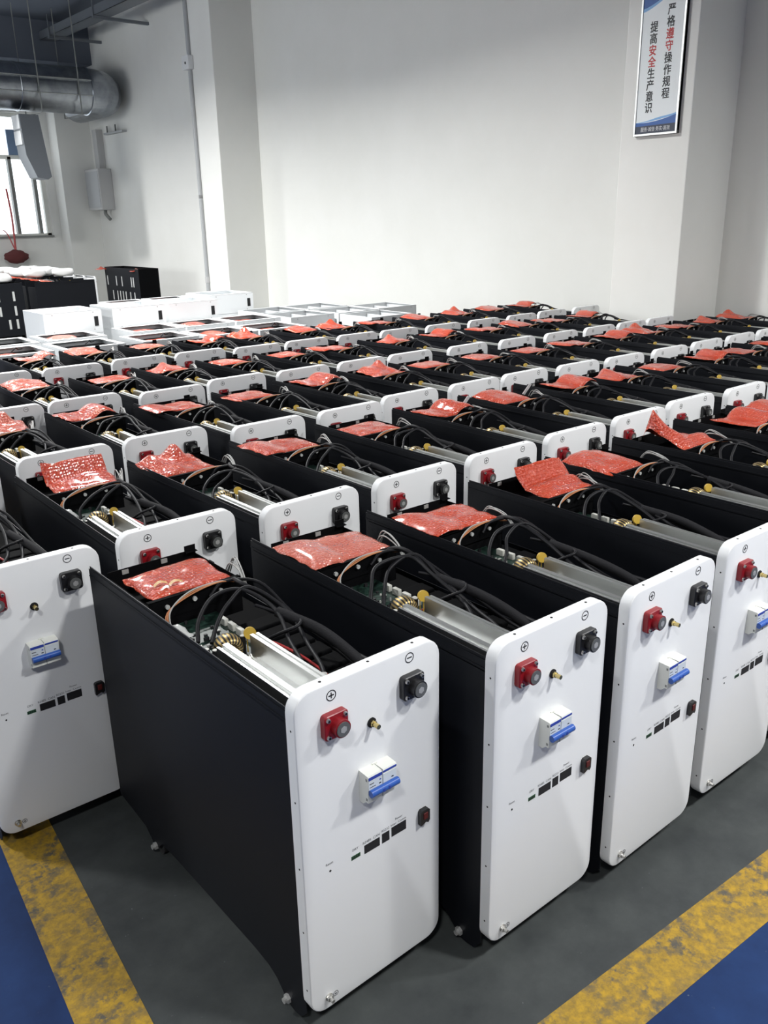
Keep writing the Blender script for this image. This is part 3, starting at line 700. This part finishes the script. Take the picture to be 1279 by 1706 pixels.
MC = dict(full=wcase_mesh(CW, .305, .535, .028, True), open=wcase_mesh(.335, .32, .535, .012, False), low=wcase_mesh(.335, .33, .128, .03, False), sup=wcase_mesh(.335, .33, .515, .03, True))
def _hole():
    bm = bmesh.new(); box(bm, .288, .312, -.0012, .004, .038, .092, bev=.0005); return mesh('handle_slot', bm, M['dark'])
HM = _hole()
def _div():
    bm = bmesh.new(); box(bm, .215, .219, .004, .316, .40, .52); box(bm, .219, .330, .004, .316, .40, .404, 1); box(bm, .17, .19, .30, .3165, .475, .50, 1); return mesh('divider', bm, [M['whitesheet'], M['blackin']])
DV = _div()
def _tool():
    bm = bmesh.new(); tube(bm, [(.03, .06, .537), (.055, .07, .552), (.07, .09, .541), (.10, .12, .538)], .003, 6, 5); return mesh('cable_end', bm, M['cable'])
CE = _tool()
def white_case(kind, x, y, z, label, grp, rz=0.0, extra=None):
    t = empty('metal_case' if kind == 'low' else 'white_cabinet', (x, y, z), rz); tag(t, label, 'metal case' if kind == 'low' else 'cabinet', grp)
    link('casing', MC[kind], t)
    if kind == 'low': link('handle_slot', HM, t)['label'] = 'black handle slot'
    if kind == 'open': link('divider', DV, t)
    return t
G1 = 'white sheet-metal cabinets behind the black ones'
r1 = [1.14, 1.50, 1.90, 2.232, 2.56]
for i, x in enumerate(r1):
    yy = max([q[1] + D + .02 for q in ROWS['E'] if x < q[0] + W + .03 and q[0] - .03 < x + CW])
    white_case('full', x, yy, 0, f'white sheet-metal cabinet, {ORD[i]} in the row right behind the black cabinets', G1)
    if i != 1: pouch(['flat', 'flat', 'flat', 'ramp', 'flat'][i], i, i == 0, x + .05, yy - .405 + .05, 0, f'red pouch sunk in the {ORD[i]} white cabinet of the nearer white row'.replace(' from the left', ''), dz=-.024)
    link('cable_end', CE, None, (x + .12, yy + .05, 0)).name = 'loose_cable'
    tag(C.objects[-1], f'short black cable end lying on the {ORD[i]} nearer white cabinet'.replace(' from the left', ''), 'cable', 'loose cables on the white cabinets')
r2 = [1.20, 1.56, 2.03, 2.36, 2.69]
for i, x in enumerate(r2):
    white_case('full', x, 4.60, 0, f'white sheet-metal cabinet, {ORD[i]} in the second white row', G1)
    if i != 0: pouch(['flat', 'ramp', 'flat', 'ramp', 'flat'][i], i + 1, i == 1, x + .05, 4.60 - .385 + .05, 0, f'red pouch sunk in the {ORD[i]} white cabinet of the second white row'.replace(' from the left', ''), dz=-.022)
for i, (x, y) in enumerate(((3.365, 4.14), (3.03, 4.52), (3.385, 4.50), (3.74, 4.52), (3.05, 4.87), (3.40, 4.86))):
    white_case('open', x, y, 0, ['empty open white cabinet nearest to the wall side black row, front right of its group', 'empty open white cabinet beside the last white cabinet with a pouch', 'empty open white cabinet behind the front right open one', 'empty open white cabinet closest to the wall', 'empty open white cabinet at the back left of the open group', 'empty open white cabinet at the back right of the open group'][i], 'open white cabinets by the wall')
for i, x in enumerate((1.66, 2.06, 2.42, 2.86)):
    y = 4.93 if i < 3 else 5.22
    s = white_case('sup', x, y, 0, ['white sheet-metal cabinet carrying the leftmost metal case', 'white sheet-metal cabinet carrying the second metal case', 'white sheet-metal cabinet carrying the third metal case', 'white sheet-metal cabinet carrying the rightmost metal case'][i], G1)
    white_case('low', x, y, .515, ['leftmost shallow white metal case stacked on a cabinet', 'second from left shallow white metal case stacked on a cabinet', 'third from left shallow white metal case stacked on a cabinet', 'rightmost shallow white metal case stacked on a cabinet, set further back'][i], 'shallow white metal cases')
for i, x in enumerate((2.66, 3.01, 3.36)):
    t = white_case('full', x, 6.3, 0, ['leftmost', 'middle', 'rightmost'][i] + ' white cabinet of the row behind the stacked metal cases', G1)
    bm = bmesh.new()
    for kx in (.17, .205, .24): box(bm, kx, kx + .018, -.0015, .002, .495, .508)
    link('port', mesh('port', bm, M['dark']), t)
    pouch('flat', i, True, x + .05, 6.3 - .40 + .05, 0, 'red pouch sunk in the ' + ['leftmost', 'middle', 'rightmost'][i] + ' white cabinet behind the stacked metal cases', dz=-.022)

# ------------------------------------------------------------------ far group by the end wall
for i in range(5):
    y = 9.28 + i * .30
    cabinet(3.745, y, PI / 2, 'black battery cabinet turned sideways, ' + ['nearest of the far group', 'second of the far group', 'third of the far group', 'fourth of the far group', 'last of the far group'][i], False, i)
    pouch('ramp', i, i % 2 == 0, 3.745, y, PI / 2, 'red pouch in the ' + ['nearest', 'second', 'third', 'fourth', 'last'][i] + ' sideways cabinet of the far group')
def slot_rack(name, loc, rz, L, h, label, seed):
    t = empty(name, loc, rz); tag(t, label, 'cabinet frame')
    rnd = random.Random(seed)
    bm = bmesh.new(); box(bm, 0, L, 0, .004, .03, h); link('slotted_panel', mesh('slotted_panel', bm, M['black']), t)
    xs = .05
    while xs < L - .06:
        for z in (h * .18, h * .42, h * .68):
            if rnd.random() < .72:
                bm = bmesh.new(); box(bm, xs, xs + .022, -.0015, .001, z, z + h * .17, bev=.0005); link('slot', mesh('slot', bm, M['film']), t)['label'] = 'pale slot'
        xs += rnd.choice([.055, .075, .12])
    bm = bmesh.new()
    box(bm, 0, L, .004, .24, .03, .05); box(bm, 0, L, .236, .24, .05, h); box(bm, 0, .004, .004, .236, .05, h); box(bm, L - .004, L, .004, .236, .05, h); box(bm, .004, L - .004, .004, .236, h - .05, h - .045)
    for lx in (.04, L - .06):
        for ly in (.03, .20): box(bm, lx, lx + .02, ly, ly + .02, 0, .03)
    link('frame', mesh('frame', bm, M['blackin']), t)
    return t
slot_rack('slotted_cabinet', (2.27, 9.24, 0), 0, .68, .55, 'black slotted battery frame at the far left edge', 2)
slot_rack('slotted_cabinet', (2.27, 9.56, 0), 0, .68, .55, 'black slotted battery frame behind the far left one', 5)
slot_rack('slotted_cabinet', (4.17, 10.05, 0), -PI / 2, .9, .62, 'tall black slotted frame with pouches on top, next to the wall', 8)
for i, (x, y, a) in enumerate(((4.11, 10.05, .1), (4.08, 9.30, -.1))):
    pouch('fold', i, False, x, y - .5, a, ['red pouch on the tall slotted frame, its far end', 'red pouch on the tall slotted frame, its near end'][i], dz=.06 - .0)
# white foam pads heaped on the far cabinets
def foam_mesh(s):
    bm = bmesh.new(); bmesh.ops.create_cube(bm, size=1)
    bmesh.ops.subdivide_edges(bm, edges=bm.edges, cuts=5, use_grid_fill=True)
    for v in bm.verts:
        q = Vector((v.co.x, v.co.y, v.co.z)); f = 1 / max(.75, q.length * 1.25)
        v.co = Vector((q.x * f * .17, q.y * f * .10, q.z * f * .06)) + Vector((0, 0, .006 * noise.noise(q * 3 + Vector((s, 0, 0)))))
    return mesh('foam_pad', bm, M['foam'], True, 60)
FM = [foam_mesh(i) for i in range(3)]
def pad(x, y, z, rz, i): tag(link('foam_pad', FM[i % 3], None, (x, y, z), (0, 0, rz)), 'white foam pad lying on the dark cabinets of the far group', 'foam pad', 'foam pads on the far cabinets')
rnd = random.Random(3)
for i, (x, y) in enumerate(((2.60, 9.62), (2.85, 9.66), (2.50, 9.36), (2.78, 9.38), (3.25, 9.72), (3.55, 9.70), (3.20, 10.0), (3.52, 10.02), (3.24, 10.32), (3.55, 10.34), (3.22, 10.62), (3.5, 10.64))):
    pad(x, y, .592 if x < 3 else .607, rnd.uniform(-.4, .4), i)

# ------------------------------------------------------------------ services on the walls
# round duct with elbow
dct = empty('ventilation_duct', (4.0, 10.6, 2.55)); tag(dct, 'large round galvanised ventilation duct under the ceiling at upper left', 'duct')
def dpart(nm, bm, m, smooth=True): 
    me = mesh(nm, bm, m, smooth, 40); me.transform(Matrix.Translation(-Vector(dct.location))); return link(nm, me, dct)
bm = bmesh.new(); R = .245; yd, zd = 10.6, 2.545
def ring(c, t, r, seg=36):
    t = Vector(t).normalized(); s = Vector((0, 0, 1)); v = t.cross(s)
    return [Vector(c) + s * r * math.cos(2 * PI * j / seg) + v * r * math.sin(2 * PI * j / seg) for j in range(seg)]
loft(bm, [ring((x, yd, zd), (1, 0, 0), r) for x, r in ((-2.0, R), (2.95, R), (2.955, R + .012), (2.975, R + .012), (2.98, R), (3.62, R), (3.625, R + .006), (3.635, R + .006), (3.64, R), (4.41, R), (4.415, R + .012), (4.435, R + .012))], 0, True, False)
dpart('straight_duct', bm, M['duct'])
bm = bmesh.new(); lps = []; rb = .26
for i in range(5):
    a = PI / 2 * i / 4
    lps.append(ring((4.43 + rb * math.sin(a), yd + rb * (1 - math.cos(a)), zd), (math.cos(a), math.sin(a), 0), R))
lps.append(ring((4.43 + rb, 11.5, zd), (0, 1, 0), R))
loft(bm, lps, 0, False, True); me = dpart('elbow', bm, M['duct'], False)
bm = bmesh.new()
for z in (2.63, 2.47): box(bm, 3.0, 4.41, yd - .2495, yd - .2, z, z + .006)
dpart('seam', bm, M['alu'])
for x in (3.2, 3.8, 4.25):
    bm = bmesh.new(); tube(bm, [(x, yd - .262, ZC), (x, yd - .262, zd - .275), (x, yd + .262, zd - .275), (x, yd + .262, ZC)], .007, 6, smooth=False)
    dpart('hanger', bm, M['frame'])
# drop duct
dr = empty('drop_duct', (3.66, 10.5, 1.58)); tag(dr, 'grey rectangular drop duct below the round duct, in front of the window', 'duct')
bm = bmesh.new(); prism(bm, [(-.09, .25), (.0, .02), (.12, 0.0), (.16, .03), (.10, .665), (-.11, .665)], 'y', -.13, .13); link('duct_body', mesh('duct_body', bm, M['ductgrey']), dr)
bm = bmesh.new(); box(bm, -.112, -.098, -.11, .11, .36, .50); box(bm, -.112, -.1, -.11, .11, .52, .66); link('access_plate', mesh('access_plate', bm, M['paper']), dr)
# wall box and trunking
wb = empty('electrical_box', (4.86, 11.55, 1.26)); tag(wb, 'grey electrical box on the far pillar corner with a trunking above it', 'electrical box')
bm = bmesh.new(); box(bm, -.09, .088, -.22, .22, 0, .5, bev=.006); link('box_body', mesh('box_body', bm, M['boxgrey']), wb)
bm = bmesh.new(); box(bm, -.094, -.09, -.20, .20, .03, .47); link('door', mesh('door', bm, M['trim']), wb)
bm = bmesh.new(); box(bm, .0, .088, -.08, .04, .5, .97); link('trunking', mesh('trunking', bm, M['boxgrey']), wb)
bm = bmesh.new(); tube(bm, [(0, -.1, 0), (0, -.1, -.05), (.03, -.16, -.12)], .022, 8, 5); link('hose_stub', mesh('hose_stub', bm, M['frame']), wb)
# bracket by the duct
br = empty('pipe_bracket', (4.9, 11.2, 2.15)); tag(br, 'thin steel bracket on the wall below the round duct', 'bracket')
bm = bmesh.new(); box(bm, -.01, .05, -.45, .10, 0, .022); link('rail', mesh('rail', bm, M['trim']), br)
for dy in (-.2, .05):
    bm = bmesh.new(); cyl(bm, (.02, dy, .022), 'z', .01, .08, 8); link('threaded_rod', mesh('threaded_rod', bm, M['frame']), br)
# conduit with junction box at the middle pillar
cd = empty('conduit', (4.485, 8.19, 0.0)); tag(cd, 'thin grey vertical conduit along the middle pillar', 'conduit')
bm = bmesh.new(); cyl(bm, (0, 0, .02), 'z', .020, ZC - .02, 12); link('pipe', mesh('pipe', bm, M['trim'], True), cd)
bm = bmesh.new(); box(bm, -.045, .012, -.055, .075, 2.48, 2.60, bev=.004); cyl(bm, (-.044, 0, 2.535), '-x', .012, .004, 10, 1); link('junction_box', mesh('junction_box', bm, [M['paper'], M['dark']]), cd)
bm = bmesh.new(); cyl(bm, (0, 0, 1.32), 'z', .02, .03, 12); cyl(bm, (0, 0, .5), 'z', .024, .06, 12); link('coupling', mesh('coupling', bm, M['boxgrey'], True), cd)
# cable tray under the ceiling
tr = empty('cable_tray', (4.42, 6.0, 3.20)); tag(tr, 'grey cable tray under the ceiling along the wall', 'cable tray')
bm = bmesh.new(); box(bm, -.09, .09, -1.0, 6.1, 0, .004); box(bm, -.09, -.086, -1.0, 6.1, 0, .09); box(bm, .086, .09, -1.0, 6.1, 0, .09); link('tray_channel', mesh('tray_channel', bm, M['ductgrey']), tr)
for k in range(5):
    bm = bmesh.new(); box(bm, -.11, .53, k * 1.3 - .02, k * 1.3 + .02, -.03, -.002); cyl(bm, (-.1, k * 1.3, -.002), 'z', .006, ZC - 3.198, 6); link('bracket', mesh('bracket', bm, M['ductgrey']), tr)
# hanging red cord with maroon bundle under the window
cb = empty('cord_bundle', (3.83, 12.04, .62)); tag(cb, 'maroon cloth bundle hanging from a red cord under the window', 'bundle')
bm = bmesh.new(); tube(bm, [(0, 0, .16), (.02, .03, .4), (.03, .05, .62), (.02, .07, .92)], .012, 6, 5); tube(bm, [(0, 0, .16), (-.06, .03, .36), (-.10, .06, .42)], .007, 6, 5); link('cord', mesh('cord', bm, M['redcord'], True, 60), cb)
bm = bmesh.new(); bmesh.ops.create_icosphere(bm, subdivisions=3, radius=1)
for v in bm.verts:
    q = v.co.copy(); k = 1 + .25 * noise.noise(q * 2.2); v.co = Vector((q.x * .15 * k, q.y * .07 * k, .085 + q.z * .085 * k))
link('bundle', mesh('bundle', bm, M['maroon'], True, 80), cb)

# ------------------------------------------------------------------ safety sign on the near pillar
SY0, SY1, SZ0, SZ1 = 2.850, 3.126, 1.516, 2.235
sg = empty('safety_sign', (XP, (SY0 + SY1) / 2, SZ0)); tag(sg, 'tall white safety sign with black and red Chinese lettering on the near pillar', 'sign')
sw, sh = SY1 - SY0, SZ1 - SZ0
def sp_(nm, me): return link(nm, me, sg, (0, 0, 0))
M['signwhite'] = mat('sign_white', (0.80, 0.84, 0.85), 0.35); M['signblack'] = mat('sign_black', (0.015, 0.017, 0.02), 0.5); M['signred'] = mat('sign_red', (0.50, 0.02, 0.02), 0.5)
M['signblue'] = mat('sign_blue', (0.02, 0.10, 0.36), 0.4); M['signnavy'] = mat('sign_navy', (0.012, 0.02, 0.05), 0.4); M['signsky'] = mat('sign_sky', (0.20, 0.42, 0.72), 0.4)
bm = bmesh.new(); box(bm, -.022, -.001, -sw / 2, sw / 2, 0, sh); sp_('board', mesh('board', bm, M['signwhite']))
bm = bmesh.new(); t = .011
for a in ((-sw / 2, sw / 2, 0, t), (-sw / 2, sw / 2, sh - t, sh), (-sw / 2, -sw / 2 + t, t, sh - t), (sw / 2 - t, sw / 2, t, sh - t)): box(bm, -.027, -.001, *a, bev=.001)
sp_('sign_frame', mesh('sign_frame', bm, M['alu']))
# swooshes: y decreases to the viewer's right
def sw_poly(f0, f1, x, m, nm):
    bm = bmesh.new(); N = 16; ys = [sw / 2 - t - (sw - 2 * t) * i / N for i in range(N + 1)]
    prism(bm, [(y, f0(i / N)) for i, y in enumerate(ys)] + [(y, f1(i / N)) for i, y in reversed(list(enumerate(ys)))], 'x', x, -.0215); return sp_(nm, mesh(nm, bm, m))
sw_poly(lambda s: t, lambda s: .050 + .004 * s, -.0226, M['signnavy'], 'navy_band')
sw_poly(lambda s: .050 + .004 * s, lambda s: .068 + .030 * s ** 1.6 - .006 * math.sin(PI * s), -.0225, M['signblue'], 'blue_band')
sw_poly(lambda s: .066 + .030 * s ** 1.6, lambda s: .070 + .036 * s ** 1.6 + .010 * math.sin(PI * s) ** 3 * s, -.0224, M['signsky'], 'pale_blue_band')
sw_poly(lambda s: sh - t - .075 + .085 * min(1, s * 1.3) ** 1.5 if s < .7 else sh - t - .004, lambda s: sh - t, -.0225, M['signblue'], 'blue_corner')
sw_poly(lambda s: sh - t - .092 + .100 * min(1, s * 1.2) ** 1.4 if s < .75 else sh - t - .003, lambda s: sh - t - .074 + .085 * min(1, s * 1.3) ** 1.5 if s < .7 else sh - t - .002, -.0224, M['signsky'], 'pale_blue_corner')
RT = Matrix(((0, 0, -1, 0), (-1, 0, 0, 0), (0, 1, 0, 0), (0, 0, 0, 1)))
def glyphs(chars, y, z0, pitch, size):
    for m, sel in (('signblack', lambda r: not r), ('signred', lambda r: r)):
        bm = bmesh.new(); any_ = False
        for i, (ch, red) in enumerate(chars):
            if not sel(red): continue
            any_ = True
            me = text_mesh('g', ch, size, M[m])
            for q, (ox_, oz_) in enumerate(((0, 0), (.0013, 0), (-.0013, 0), (0, .0010), (0, -.0010), (.0011, .0008), (-.0011, -.0008), (.0011, -.0008), (-.0011, .0008))):
                append_mesh(bm, me, Matrix.Translation((-.0226 - q * .00002, y - (SY0 + SY1) / 2 + ox_, z0 - SZ0 - pitch * i + oz_)) @ RT @ Matrix.Diagonal((.86, 1.0, 1, 1)))
            bpy.data.meshes.remove(me)
        if any_: sp_('lettering', mesh('lettering', bm, M[m]))['label'] = 'red lettering' if m == 'signred' else 'black lettering'
glyphs([(c, c in '遵守') for c in '严格遵守操作规程'], 2.940, 2.121, .0576, .056)
glyphs([(c, c in '安全') for c in '提高安全生产意识'], 3.040, 2.051, .0567, .056)
bm = bmesh.new(); me = text_mesh('g', '服务·诚信·务实·高效', .023, M['paper']); append_mesh(bm, me, Matrix.Translation((-.0229, 0, .031)) @ RT @ Matrix.Diagonal((.92, 1.1, 1, 1))); sp_('slogan', mesh('slogan', bm, M['paper']))
